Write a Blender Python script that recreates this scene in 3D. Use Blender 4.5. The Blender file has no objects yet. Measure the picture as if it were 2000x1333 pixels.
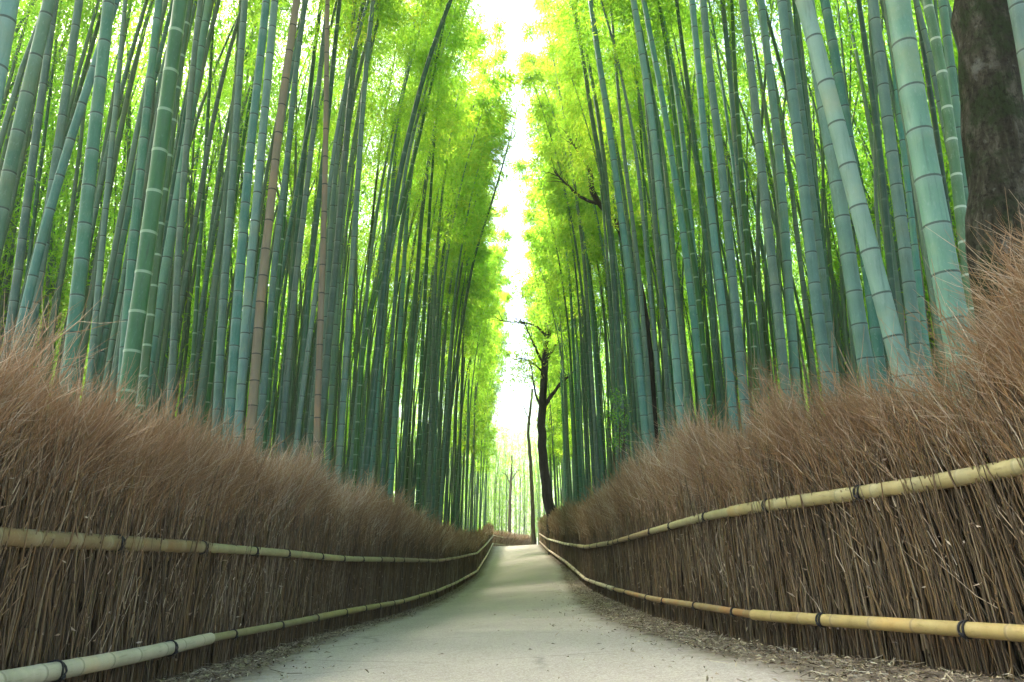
import bpy, math
import numpy as np
from mathutils import Vector, Matrix, Euler
R = math.radians
rng = np.random.default_rng(11)
S = bpy.context.scene
COL = S.collection

# ------------------------------------------------------------ camera, world, sun, exposure
PITCH, F, CAMZ = R(16.4), 1500.0, 0.8          # focal length in pixels of the 2000 wide photograph
cam_d = bpy.data.cameras.new('camera'); cam = bpy.data.objects.new('camera', cam_d); COL.objects.link(cam)
cam.location = (0, 0, CAMZ); cam.rotation_euler = (R(90) + PITCH, 0, 0)
cam_d.sensor_width = 36; cam_d.lens = F / 2000 * 36; cam_d.clip_end = 2000; cam_d.clip_start = 0.05
S.camera = cam

SUN_EL, SUN_AZ = 48, -52                        # azimuth from +Y (ahead), negative = left
w = bpy.data.worlds.new('World'); S.world = w; w.use_nodes = True
nt = w.node_tree; nt.nodes.clear()
wo = nt.nodes.new('ShaderNodeOutputWorld'); bg = nt.nodes.new('ShaderNodeBackground'); sky = nt.nodes.new('ShaderNodeTexSky')
sky.sky_type = 'NISHITA'; sky.sun_disc = False; sky.sun_elevation = R(SUN_EL); sky.sun_rotation = R(SUN_AZ)
sky.air_density = 1.0; sky.dust_density = 4.0; sky.ozone_density = 1.0
bg.inputs['Strength'].default_value = 0.15
nt.links.new(sky.outputs[0], bg.inputs[0]); nt.links.new(bg.outputs[0], wo.inputs[0])
sl = bpy.data.lights.new('sun', 'SUN'); sl.energy = 5.0; sl.angle = R(10); sl.color = (1.0, 0.93, 0.78)
so = bpy.data.objects.new('sun', sl); COL.objects.link(so)
sd = Vector((math.sin(R(SUN_AZ)) * math.cos(R(SUN_EL)), math.cos(R(SUN_AZ)) * math.cos(R(SUN_EL)), math.sin(R(SUN_EL))))
so.rotation_euler = sd.to_track_quat('Z', 'Y').to_euler(); so.location = sd * 60
S.view_settings.view_transform = 'Standard'; S.view_settings.look = 'None'
S.view_settings.exposure = 2.25; S.view_settings.gamma = 1; S.view_settings.use_curve_mapping = False
cy = S.cycles
cy.use_denoising = True; cy.denoising_prefilter = 'ACCURATE'; cy.denoising_input_passes = 'RGB_ALBEDO_NORMAL'; cy.max_bounces = 7; cy.diffuse_bounces = 4; cy.glossy_bounces = 2; cy.transmission_bounces = 4
cy.transparent_max_bounces = 4; cy.use_adaptive_sampling = True; cy.adaptive_threshold = 0.02; cy.sample_clamp_indirect = 6
cy.volume_bounces = 0; cy.caustics_reflective = False; cy.caustics_refractive = False

def at(px, py, Y):
    """the point at depth Y seen at pixel px, py of the 2000x1333 photograph (used to measure the place)"""
    u, v = px - 1000.0, 666.5 - py
    k = F * math.cos(PITCH) - v * math.sin(PITCH)
    return np.array([Y * u / k, Y, CAMZ + Y * (F * math.sin(PITCH) + v * math.cos(PITCH)) / k])

# ------------------------------------------------------------ mesh helpers
def mesh(name, V, Q, mat, attrs=None, smooth=True):
    """V (n,3), Q (m,k) or list of such arrays; attrs: name -> per vertex float array; mat one material"""
    Qs = Q if isinstance(Q, list) else [Q]
    me = bpy.data.meshes.new(name)
    V = np.ascontiguousarray(V, dtype=np.float32)
    loops = np.concatenate([q.ravel() for q in Qs]).astype(np.int32)
    tot = np.concatenate([np.full(len(q), q.shape[1], dtype=np.int32) for q in Qs])
    st = np.concatenate([[0], np.cumsum(tot)[:-1]]).astype(np.int32)
    me.vertices.add(len(V)); me.vertices.foreach_set('co', V.ravel())
    me.loops.add(len(loops)); me.loops.foreach_set('vertex_index', loops)
    me.polygons.add(len(tot)); me.polygons.foreach_set('loop_start', st)
    if smooth: me.polygons.foreach_set('use_smooth', np.ones(len(tot), dtype=bool))
    me.update(calc_edges=True)
    for k, a in (attrs or {}).items():
        at_ = me.attributes.new(k, 'FLOAT', 'POINT'); at_.data.foreach_set('value', np.ascontiguousarray(a, dtype=np.float32))
    me.materials.append(mat)
    return me

def link(name, me, parent=None, loc=None, rot=None, scale=None):
    o = bpy.data.objects.new(name, me); COL.objects.link(o)
    if parent is not None: o.parent = parent
    if loc is not None: o.location = loc
    if rot is not None: o.rotation_euler = rot
    if scale is not None: o.scale = (scale,) * 3
    return o

def tag(o, label=None, cat=None, group=None, kind=None):
    if label: o['label'] = label
    if cat: o['category'] = cat
    if group: o['group'] = group
    if kind: o['kind'] = kind
    return o

def tubes(P, Rr, sides=3, ref=None, cap=False):
    """P (N,K,3) polylines, Rr (N,K) radii -> verts, quads"""
    P = np.asarray(P, float); N, K, _ = P.shape; Rr = np.broadcast_to(Rr, (N, K))
    T = np.gradient(P, axis=1); T /= np.linalg.norm(T, axis=2, keepdims=True) + 1e-9
    if ref is None:
        ref = rng.normal(size=(N, 1, 3))
        ref = ref - (ref * T.mean(1, keepdims=True)).sum(2, keepdims=True) * T.mean(1, keepdims=True)
    else: ref = np.broadcast_to(np.asarray(ref, float), (N, 1, 3))
    U = ref - (ref * T).sum(2, keepdims=True) * T; U /= np.linalg.norm(U, axis=2, keepdims=True) + 1e-9
    W = np.cross(T, U)
    a = np.arange(sides) * 2 * np.pi / sides
    ring = P[:, :, None] + Rr[:, :, None, None] * (np.cos(a)[None, None, :, None] * U[:, :, None] + np.sin(a)[None, None, :, None] * W[:, :, None])
    V = ring.reshape(-1, 3)
    idx = np.arange(N * K * sides).reshape(N, K, sides)
    A = idx[:, :-1]; B = idx[:, 1:]
    Q = np.stack([A, np.roll(A, -1, 2), np.roll(B, -1, 2), B], -1).reshape(-1, 4)
    if cap:
        return V, [Q, idx[:, 0, ::-1].reshape(-1, sides), idx[:, -1].reshape(-1, sides)]
    return V, Q

def merge(parts):
    """parts: list of (V, Q(list or array), {attr})"""
    Vs, Qs, At, o = [], [], {}, 0
    for V, Q, a in parts:
        for q in (Q if isinstance(Q, list) else [Q]): Qs.append(q + o)
        Vs.append(V); o += len(V)
        for k, v in a.items(): At.setdefault(k, []).append(np.broadcast_to(v, (len(V),)))
    by = {}
    for q in Qs: by.setdefault(q.shape[1], []).append(q)
    return np.concatenate(Vs), [np.concatenate(v) for v in by.values()], {k: np.concatenate(v) for k, v in At.items()}

def leaf_quads(C, D, Nn, L, W, fold=0.0):
    """rhombus leaves: centres C, directions D, normals N, lengths L, widths W"""
    D = D / (np.linalg.norm(D, axis=1, keepdims=True) + 1e-9)
    X = np.cross(D, Nn); X /= np.linalg.norm(X, axis=1, keepdims=True) + 1e-9
    Z = np.cross(X, D)
    L = L[:, None]; W = W[:, None]
    a = C; b = C + D * L * .38 + X * W * .5 + Z * fold * L; c = C + D * L - Z * fold * L; d = C + D * L * .38 - X * W * .5 + Z * fold * L
    V = np.stack([a, b, c, d], 1).reshape(-1, 3)
    return V, np.arange(len(V)).reshape(-1, 4)

def interp(x, xs, ys): return np.interp(x, xs, ys)
def unit(n, k=3):
    v = rng.normal(size=(n, k)); return v / np.linalg.norm(v, axis=1, keepdims=True)

# ------------------------------------------------------------ materials
def newmat(name):
    m = bpy.data.materials.new(name); m.use_nodes = True
    t = m.node_tree; b = t.nodes['Principled BSDF']
    return m, t, b
def nd(t, typ, **kw):
    n = t.nodes.new(typ)
    for k, v in kw.items():
        if k.startswith('_'): n.inputs[k[1:].replace('_', ' ')].default_value = v
        else: setattr(n, k, v)
    return n
def ramp(t, stops, fac=None, interp_='LINEAR'):
    r = t.nodes.new('ShaderNodeValToRGB'); r.color_ramp.interpolation = interp_
    e = r.color_ramp.elements
    while len(e) < len(stops): e.new(0.5)
    for i, (p, c) in enumerate(stops):
        e[i].position = p; e[i].color = (c[0], c[1], c[2], 1) if not isinstance(c, (int, float)) else (c, c, c, 1)
    if fac is not None: t.links.new(fac, r.inputs[0])
    return r
def mixc(t, fac, a, b, mode='MIX'):
    m = t.nodes.new('ShaderNodeMix'); m.data_type = 'RGBA'; m.blend_type = mode
    for s, v in ((0, fac), (6, a), (7, b)):
        if hasattr(v, 'is_linked') or hasattr(v, 'links'): t.links.new(v, m.inputs[s])
        elif isinstance(v, (int, float)): m.inputs[s].default_value = v
        else: m.inputs[s].default_value = (*v, 1)
    return m.outputs[2]
def mth(t, op, a, b=None, c=None):
    m = t.nodes.new('ShaderNodeMath'); m.operation = op
    for i, v in enumerate((a, b, c)):
        if v is None: continue
        if isinstance(v, (int, float)): m.inputs[i].default_value = v
        else: t.links.new(v, m.inputs[i])
    return m.outputs[0]
def noise(t, vec, scale, detail=4, rough=.55, mapscale=None):
    if mapscale:
        mp = nd(t, 'ShaderNodeMapping'); mp.inputs['Scale'].default_value = mapscale; t.links.new(vec, mp.inputs[0]); vec = mp.outputs[0]
    n = nd(t, 'ShaderNodeTexNoise'); n.inputs['Scale'].default_value = scale; n.inputs['Detail'].default_value = detail
    n.inputs['Roughness'].default_value = rough; t.links.new(vec, n.inputs['Vector'])
    return n.outputs[0]
def bump(t, b, h, strength, dist=.01):
    n = nd(t, 'ShaderNodeBump'); n.inputs['Strength'].default_value = strength; n.inputs['Distance'].default_value = dist
    t.links.new(h, n.inputs['Height']); t.links.new(n.outputs[0], b.inputs['Normal'])

def culm_mat(name, c1, c2, ringc, wax=.35, waxc=(.42, .52, .47), darkline=.8, rough=.55, ringf=.4, val=.68, st=(30, 30, 2.2)):
    m, t, b = newmat(name)
    tc = nd(t, 'ShaderNodeTexCoord'); oi = nd(t, 'ShaderNodeObjectInfo')
    va = nd(t, 'ShaderNodeAttribute', attribute_name='node')
    fr = mth(t, 'FRACT', va.outputs['Fac'])
    add = nd(t, 'ShaderNodeVectorMath', operation='ADD'); t.links.new(tc.outputs['Object'], add.inputs[0]); t.links.new(oi.outputs['Random'], add.inputs[1])
    n1 = noise(t, add.outputs[0], 1.0, 5, .6, (9, 9, 1.3))
    n2 = noise(t, add.outputs[0], 1.0, 4, .65, (60, 60, 22))
    col = mixc(t, ramp(t, [(.3, 0), (.7, 1)], n1).outputs[0], c1, c2)
    tn = nd(t, 'ShaderNodeAttribute', attribute_name='tone')
    col = mixc(t, tn.outputs['Fac'], col, c2)
    # streaks of dirt running down and yellowed patches
    n4 = noise(t, add.outputs[0], 1.0, 6, .7, st); n5 = noise(t, add.outputs[0], 2.3, 5, .6)
    col = mixc(t, ramp(t, [(.28, .55), (.46, 0)], n4).outputs[0], col, tuple(v * .45 for v in c1))
    col = mixc(t, ramp(t, [(.52, 0), (.70, .45)], n5).outputs[0], col, (c2[0] * 1.5, c2[1] * 1.02, c2[2] * .72))
    # every culm a little different in colour
    hsv = nd(t, 'ShaderNodeHueSaturation')
    t.links.new(mth(t, 'MULTIPLY_ADD', oi.outputs['Random'], .065, .462), hsv.inputs['Hue'])
    t.links.new(mth(t, 'MULTIPLY_ADD', mth(t, 'FRACT', mth(t, 'MULTIPLY', oi.outputs['Random'], 7.3)), .5, val), hsv.inputs['Value'])
    t.links.new(mth(t, 'MULTIPLY_ADD', mth(t, 'FRACT', mth(t, 'MULTIPLY', oi.outputs['Random'], 13.1)), .35, .8), hsv.inputs['Saturation'])
    t.links.new(col, hsv.inputs['Color'])
    # mottled patches of lichen and scuffs
    col = mixc(t, mth(t, 'MULTIPLY', ramp(t, [(.56, 0), (.68, 1)], n2).outputs[0], .06 + wax * .9), hsv.outputs[0], waxc)
    # chalky band under each node, dark scar line and pale ring at it
    band = ramp(t, [(.0, 0), (.72, 0), (.95, 1), (1, 1)], fr).outputs[0]
    col = mixc(t, mth(t, 'MULTIPLY', band, wax), col, waxc)
    pale = ramp(t, [(.0, 1), (.03, 1), (.05, 0), (.968, 0), (.98, 1)], fr).outputs[0]
    col = mixc(t, mth(t, 'MULTIPLY', pale, ringf), col, ringc)
    line = ramp(t, [(.0, .0), (.004, 1), (.032, 1), (.045, 0), (.988, 0), (.996, 1)], fr).outputs[0]
    col = mixc(t, mth(t, 'MULTIPLY', line, darkline), col, (.02, .03, .022))
    t.links.new(col, b.inputs['Base Color'])
    b.inputs['Roughness'].default_value = rough; b.inputs['Specular IOR Level'].default_value = .28
    bump(t, b, n2, .12, .004)
    return m
M = {}
M['blue'] = culm_mat('blue_green_culm', (.052, .150, .122), (.088, .21, .172), (.20, .31, .27), .22, (.22, .33, .29))
M['grey'] = culm_mat('grey_green_culm', (.060, .135, .100), (.105, .19, .145), (.21, .30, .25), .22, (.22, .31, .26))
M['green'] = culm_mat('fresh_green_culm', (.012, .085, .014), (.028, .13, .024), (.32, .46, .32), .05, (.2, .33, .24), .0, .35, .55)
M['dark'] = culm_mat('dark_green_culm', (.018, .064, .032), (.032, .10, .054), (.18, .28, .21), .12, (.16, .25, .19), .3, .35)
M['pale'] = culm_mat('pale_blue_green_culm', (.105, .205, .165), (.16, .275, .225), (.22, .32, .29), .2, (.25, .36, .33))
M['thicket'] = culm_mat('mixed_green_culms', (.05, .125, .09), (.11, .215, .165), (.2, .3, .24), .12, (.16, .25, .19), .5, .5)
M['tan'] = culm_mat('dead_tan_culm', (.145, .118, .078), (.20, .162, .11), (.2, .165, .125), .1, (.21, .175, .14), .85, .6)
M['rail'] = culm_mat('olive_yellow_bamboo', (.235, .19, .08), (.32, .265, .125), (.36, .33, .19), .2, (.42, .40, .27), .25, .55, .4, .78, (60, 7, 60))
M['railpale'] = culm_mat('bleached_bamboo', (.46, .375, .25), (.58, .48, .34), (.36, .33, .23), .1, (.6, .58, .5), .3, .6, .4, .78, (60, 7, 60))
M['railtan'] = culm_mat('orange_tan_bamboo', (.27, .165, .065), (.35, .225, .10), (.40, .30, .17), .1, (.42, .33, .2), .3, .55, .4, .78, (60, 7, 60))

def twig_mat(name, cols, rough=.75):
    m, t, b = newmat(name)
    a = nd(t, 'ShaderNodeAttribute', attribute_name='rnd'); tc = nd(t, 'ShaderNodeTexCoord')
    n = noise(t, tc.outputs['Object'], .9, 3)
    n2 = noise(t, tc.outputs['Object'], 60, 2)
    f = mth(t, 'ADD', mth(t, 'MULTIPLY', a.outputs['Fac'], .62), mth(t, 'MULTIPLY', n, .5))
    c = ramp(t, [(i / (len(cols) - 1) * .8 + .08, c) for i, c in enumerate(cols)], f).outputs[0]
    c = mixc(t, mth(t, 'MULTIPLY', n2, .5), c, (.05, .035, .025), 'MIX')
    t.links.new(c, b.inputs['Base Color']); b.inputs['Roughness'].default_value = rough; b.inputs['Specular IOR Level'].default_value = .25
    return m
M['stalk'] = twig_mat('brush_stalks', [(.032, .023, .014), (.085, .060, .034), (.155, .106, .060), (.20, .118, .045), (.31, .24, .155)])
M['spray'] = twig_mat('brush_sprays', [(.055, .032, .015), (.17, .098, .045), (.33, .18, .075), (.42, .27, .15), (.66, .53, .39)])
m, t, b = newmat('shade_backing'); b.inputs['Roughness'].default_value = 1
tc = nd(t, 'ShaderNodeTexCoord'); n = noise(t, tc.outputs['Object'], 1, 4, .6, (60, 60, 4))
t.links.new(ramp(t, [(.40, (.010, .007, .005)), (.68, (.05, .034, .021))], n).outputs[0], b.inputs['Base Color']); bump(t, b, n, 1, .03); M['backing'] = m  # near-black streaks paint the shade seen in gaps between the stalks
m, t, b = newmat('black_rope'); b.inputs['Base Color'].default_value = (.012, .011, .012, 1); b.inputs['Roughness'].default_value = .8; M['rope'] = m

def leaf_mat(name, cr, ct, trans=.6):
    """cr, ct: (dark, light) reflect and transmit colours"""
    m, t, b = newmat(name); out = t.nodes['Material Output']
    a = nd(t, 'ShaderNodeAttribute', attribute_name='rnd'); oi = nd(t, 'ShaderNodeObjectInfo')
    geo = nd(t, 'ShaderNodeNewGeometry'); n = noise(t, geo.outputs['Position'], .28, 3)
    f = mth(t, 'ADD', mth(t, 'MULTIPLY', a.outputs['Fac'], .4), mth(t, 'ADD', mth(t, 'MULTIPLY', oi.outputs['Random'], .2), mth(t, 'MULTIPLY', n, .5)))
    c1 = ramp(t, [(.25, cr[0]), (.85, cr[1])], f).outputs[0]
    c2 = ramp(t, [(.25, ct[0]), (.6, ct[1]), (.9, ct[2])], f).outputs[0]
    t.links.new(c1, b.inputs['Base Color']); b.inputs['Roughness'].default_value = .5; b.inputs['Specular IOR Level'].default_value = .3
    tr = nd(t, 'ShaderNodeBsdfTranslucent'); t.links.new(c2, tr.inputs[0])
    mx = nd(t, 'ShaderNodeMixShader'); mx.inputs[0].default_value = trans
    t.links.new(b.outputs[0], mx.inputs[1]); t.links.new(tr.outputs[0], mx.inputs[2]); t.links.new(mx.outputs[0], out.inputs[0])
    return m
M['leaf'] = leaf_mat('bamboo_leaves', ((.045, .13, .012), (.10, .20, .02)), ((.20, .50, .035), (.40, .68, .045), (.76, .76, .06)), .72)
M['treeleaf'] = leaf_mat('broad_leaves', ((.03, .09, .02), (.05, .13, .025)), ((.11, .40, .07), (.22, .54, .08), (.4, .62, .07)), .6)
m, t, b = newmat('dry_leaves'); a = nd(t, 'ShaderNodeAttribute', attribute_name='rnd')
t.links.new(ramp(t, [(0, (.08, .055, .032)), (.45, (.20, .145, .09)), (.8, (.34, .27, .18)), (1, (.55, .48, .36))], a.outputs['Fac']).outputs[0], b.inputs['Base Color'])
b.inputs['Roughness'].default_value = .7; M['dry'] = m
def bark(name, cs, scale, moss=None):
    m, t, b = newmat(name); tc = nd(t, 'ShaderNodeTexCoord')
    n = noise(t, tc.outputs['Object'], scale, 8, .7, (1.6, 1.6, .3)); n2 = noise(t, tc.outputs['Object'], scale * .45, 6, .65); n3 = noise(t, tc.outputs['Object'], scale * 4, 5, .7, (1, 1, .7))
    c = ramp(t, [(.32, cs[0]), (.5, cs[1]), (.66, cs[2])], n).outputs[0]
    if moss:
        c = mixc(t, ramp(t, [(.47, 0), (.56, .85)], n2).outputs[0], c, moss); c = mixc(t, ramp(t, [(.33, .8), (.40, 0)], n2).outputs[0], c, (.17, .17, .15))
    c = mixc(t, ramp(t, [(.35, .8), (.5, 0)], n3).outputs[0], c, (.012, .01, .008))
    t.links.new(c, b.inputs['Base Color']); b.inputs['Roughness'].default_value = .9; b.inputs['Specular IOR Level'].default_value = .15
    bump(t, b, mth(t, 'ADD', n, mth(t, 'MULTIPLY', n3, .35)), 1, .09)
    return m
M['bark'] = bark('mossy_bark', ((.022, .019, .013), (.055, .05, .034), (.15, .14, .11)), 7, (.026, .042, .014))
M['darkbark'] = bark('dark_bark', ((.010, .009, .008), (.022, .019, .016), (.04, .035, .03)), 14)
M['brownbark'] = bark('brown_bark', ((.06, .05, .025), (.11, .09, .045), (.15, .13, .07)), 14)

m, t, b = newmat('soil'); geo = nd(t, 'ShaderNodeNewGeometry'); P_ = geo.outputs['Position']
n = noise(t, P_, 3, 6, .65); n2 = noise(t, P_, 45, 5, .7)
c = ramp(t, [(.3, (.09, .065, .045)), (.5, (.16, .12, .085)), (.72, (.24, .195, .15))], n).outputs[0]
c = mixc(t, ramp(t, [(.5, 0), (.62, .8)], n2).outputs[0], c, (.33, .28, .22)); c = mixc(t, ramp(t, [(.30, .8), (.42, 0)], n2).outputs[0], c, (.05, .035, .025))
t.links.new(c, b.inputs['Base Color']); b.inputs['Roughness'].default_value = .95; bump(t, b, n2, .7, .02); M['soil'] = m
m, t, b = newmat('path_surface'); geo = nd(t, 'ShaderNodeNewGeometry'); P_ = geo.outputs['Position']
n = noise(t, P_, .9, 6, .6, (1, .55, 1)); n2 = noise(t, P_, 85, 5, .8); n3 = noise(t, P_, 11, 6, .7)
c = ramp(t, [(.3, (.325, .270, .238)), (.5, (.388, .324, .290)), (.72, (.445, .375, .338))], n).outputs[0]
c = mixc(t, ramp(t, [(.55, 0), (.75, .30)], n3).outputs[0], c, (.20, .18, .14))
c = mixc(t, ramp(t, [(.52, 0), (.60, .75)], n2).outputs[0], c, (.56, .52, .47))
c = mixc(t, ramp(t, [(.38, .7), (.47, 0)], n2).outputs[0], c, (.17, .15, .125))
n6 = noise(t, P_, 28, 6, .8)
c = mixc(t, ramp(t, [(.38, .35), (.47, 0)], n6).outputs[0], c, (.20, .175, .15))
c = mixc(t, ramp(t, [(.53, 0), (.62, .45)], n6).outputs[0], c, (.52, .47, .42))
vn = nd(t, 'ShaderNodeTexVoronoi'); vn.inputs['Scale'].default_value = 90; t.links.new(P_, vn.inputs['Vector'])
c = mixc(t, ramp(t, [(0, .5), (.22, 0)], vn.outputs[0]).outputs[0], c, (.13, .125, .11))
# fine cracks across the path and a dusty brown margin
wv = nd(t, 'ShaderNodeTexVoronoi', feature='DISTANCE_TO_EDGE'); wv.inputs['Scale'].default_value = .55
mpn = nd(t, 'ShaderNodeMapping'); mpn.inputs['Scale'].default_value = (.45, 1.2, 1)
wz = nd(t, 'ShaderNodeMix'); wz.data_type = 'VECTOR'; wz.inputs[0].default_value = .12
nn = nd(t, 'ShaderNodeTexNoise'); nn.inputs['Scale'].default_value = 4; nn.inputs['Detail'].default_value = 6; t.links.new(P_, nn.inputs['Vector'])
t.links.new(P_, wz.inputs[4]); t.links.new(nn.outputs[1], wz.inputs[5]); t.links.new(wz.outputs[1], mpn.inputs[0]); t.links.new(mpn.outputs[0], wv.inputs['Vector'])
c = mixc(t, mth(t, 'MULTIPLY', ramp(t, [(0, .5), (.008, 0)], wv.outputs[0]).outputs[0], ramp(t, [(.42, 0), (.5, 1)], n).outputs[0]), c, (.11, .105, .095))
ea = nd(t, 'ShaderNodeAttribute', attribute_name='edge')
ef = mth(t, 'ADD', ea.outputs['Fac'], mth(t, 'MULTIPLY_ADD', n3, .9, -.45))
c = mixc(t, ramp(t, [(.05, .85), (.5, 0)], ef).outputs[0], c, (.17, .135, .10))
t.links.new(c, b.inputs['Base Color']); b.inputs['Roughness'].default_value = .9; bump(t, b, n2, .25, .004); M['path'] = m

# ------------------------------------------------------------ the lie of the land, measured from the rails
# px, lower rail py, upper rail py, depth
LT = [(-160, 1361, 1040, 2.9), (0, 1326, 1051, 3.4), (217, 1290, 1061, 4.15), (397, 1248, 1070, 5.3), (552, 1219, 1081, 6.8), (665, 1196, 1092, 8.8), (782, 1175, 1094, 12), (850, 1155, 1096, 17), (890, 1138, 1090, 23), (930, 1116, 1081, 33), (949, 1086, 1063, 44), (962, 1062, 1047, 60)]
RT = [(2160, 1248, 880, 3.0), (2000, 1236, 919, 3.4), (1694, 1216, 964, 4.2), (1500, 1204, 988, 5.0), (1387, 1186, 1009, 6.1), (1280, 1170, 1038, 8.2), (1197, 1149, 1061, 12.4), (1147, 1132, 1069, 17.5), (1107, 1098, 1063, 25), (1070, 1073, 1053, 40), (1055, 1058, 1043, 58)]
def tab(T):
    lo = np.array([at(a, b, d) for a, b, c, d in T]); up = np.array([at(a, c, d) for a, b, c, d in T])
    return lo, up
Llo, Lup = tab(LT); Rlo, Rup = tab(RT)
HL, HR = .20, .20                                  # lower rail above the soil
def fence_x(side, Y): T = Llo if side < 0 else Rlo; return np.interp(Y, T[:, 1], T[:, 0])
def soil_z_side(side, Y):
    T = Llo if side < 0 else Rlo
    z = np.interp(Y, T[:, 1], T[:, 2] - (HL if side < 0 else HR))
    return z
_YS = np.linspace(-10, 200, 841); _k = np.ones(9) / 9
_ZL = np.convolve(np.pad(soil_z_side(-1, _YS), 4, 'edge'), _k, 'valid'); _ZR = np.convolve(np.pad(soil_z_side(1, _YS), 4, 'edge'), _k, 'valid')
def ground_z(x, Y):
    xl, xr = fence_x(-1, Y), fence_x(1, Y)
    zl, zr = np.interp(Y, _YS, _ZL), np.interp(Y, _YS, _ZR)
    f = np.clip((x - xl) / (xr - xl), 0, 1); f = f * f * (3 - 2 * f) * .6 + f * .4
    z = zl * (1 - f) + zr * f
    out = np.maximum(0, np.maximum(xl - x, x - xr))
    return z + .05 * np.sin(x * .7 + Y * .3) * np.minimum(out, 1) + .0 * out

def sheet(name, xs, Ys, zf, mat, attrs=None):
    X, Y = np.meshgrid(xs, Ys); V = np.stack([X, Y, zf(X, Y)], -1).reshape(-1, 3)
    n, k = len(Ys), len(xs); i = np.arange(n * k).reshape(n, k)
    Q = np.stack([i[:-1, :-1], i[:-1, 1:], i[1:, 1:], i[1:, :-1]], -1).reshape(-1, 4)
    return mesh(name, V, Q, mat)
xs = np.concatenate([[-900, -200, -80, -40], np.arange(-24, -4, 2), np.arange(-4, 4.01, .1), np.arange(5, 25, 2), [40, 80, 200, 900]])
Ys = np.concatenate([[-900, -100, -20], np.arange(-6, 12, .25), np.arange(12, 100, 1), [120, 200, 1200]])
tag(link('ground', sheet('ground', xs, Ys, ground_z, M['soil'])), kind='structure')

PL = [(450, 1333, 0), (480, 1322, 0), (630, 1252, 0), (730, 1221, 0), (830, 1190, 0), (905, 1150, 0), (942, 1119, 0), (967, 1066, 0)]
PR = [(1620, 1333), (1530, 1308), (1427, 1285), (1348, 1266), (1242, 1231), (1162, 1197), (1109, 1139), (1091, 1097), (1051, 1062)]
def hit(px, py):
    for Y in np.arange(2, 75, .02):
        p = at(px, py, Y)
        if p[2] <= ground_z(p[0], Y): return p
    return at(px, py, 62)
pl = np.array([hit(p[0], p[1]) for p in PL]); pr = np.array([hit(p[0], p[1]) for p in PR])
pl = pl[np.argsort(pl[:, 1])]; pr = pr[np.argsort(pr[:, 1])]
def path_x(side, Y):
    T = pl if side < 0 else pr
    x = np.interp(Y, T[:, 1], T[:, 0])
    f = fence_x(side, Y)
    return np.maximum(x, f + .12) if side < 0 else np.minimum(x, f - .10)
Yp = np.concatenate([np.arange(-5, 12, .05), np.arange(12, 62, .3)])
a = path_x(-1, Yp); b_ = path_x(1, Yp)
jit = lambda n, s: np.convolve(rng.normal(size=n + 4), np.ones(5) / 5, 'valid') * s
a = a + jit(len(Yp), .06); b_ = b_ + jit(len(Yp), .06)
tt = np.linspace(0, 1, 25); X = a[:, None] * (1 - tt) + b_[:, None] * tt; Yg = np.repeat(Yp[:, None], 25, 1)
wdt = (b_ - a)[:, None]; edge = np.minimum(tt, 1 - tt)[None, :] * wdt * 2.2
V = np.stack([X, Yg, ground_z(X, Yg) + .006], -1).reshape(-1, 3)
i = np.arange(len(V)).reshape(len(Yp), 25); Q = np.stack([i[:-1, :-1], i[:-1, 1:], i[1:, 1:], i[1:, :-1]], -1).reshape(-1, 4)
# the bend at the crest, where the path turns right
th = np.linspace(0, 1.35, 24); rad = np.linspace(3.2, 7.2, 9); zc = ground_z(np.array([0.]), np.array([62.]))[0] + .006
xr0 = fence_x(1, 61) + 1.2
tag(link('path', mesh('path', V, Q, M['path'], {'edge': np.clip(edge, 0, 1).ravel()})), kind='structure')

# ------------------------------------------------------------ fallen leaves
n = 15000
side = rng.choice([-1, 1], n); Y = 2.2 + rng.exponential(9, n); Y = Y[:]; side = side[:]
fx, pxx = np.where(side < 0, fence_x(-1, Y), fence_x(1, Y)), np.where(side < 0, path_x(-1, Y), path_x(1, Y))
u = rng.beta(1.0, 1.3, n); x = fx + (pxx - fx) * u * 1.12 + side * .0
far = rng.random(n) < .07; x[far] = fx[far] + (pxx[far] - fx[far]) * (1 + rng.exponential(.7, far.sum()))
z = ground_z(x, Y) + .012 + rng.random(n) * .02
D = np.stack([rng.normal(size=n), rng.normal(size=n), rng.normal(size=n) * .25], 1); Nn = np.stack([rng.normal(size=n) * .5, rng.normal(size=n) * .5, np.ones(n)], 1)
V, Q = leaf_quads(np.stack([x, Y, z], 1), D, Nn, rng.uniform(.02, .065, n), rng.uniform(.006, .013, n), .10)
V2, Q2 = tubes(np.stack([np.stack([x, Y, z], 1)[:1500], np.stack([x, Y, z], 1)[:1500] + D[:1500] * [.07, .07, .03] + [0, 0, .01]], 1), .002, 3)
V, Q, A = merge([(V, Q, {'rnd': np.repeat(rng.random(n), 4)}), (V2, Q2, {'rnd': np.repeat(rng.random(1500), 6)})])
tag(link('fallen_leaves', mesh('fallen_leaves', V, Q, M['dry'], A, False)), 'dry pale bamboo leaves and twig litter scattered along both verges of the path', 'leaf litter', kind='stuff')

# ------------------------------------------------------------ brushwood fences
def resample(P, step):
    d = np.concatenate([[0], np.cumsum(np.linalg.norm(np.diff(P, axis=0), axis=1))]); s = np.arange(0, d[-1], step)
    return np.stack([np.interp(s, d, P[:, k]) for k in range(3)], 1), s

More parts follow.
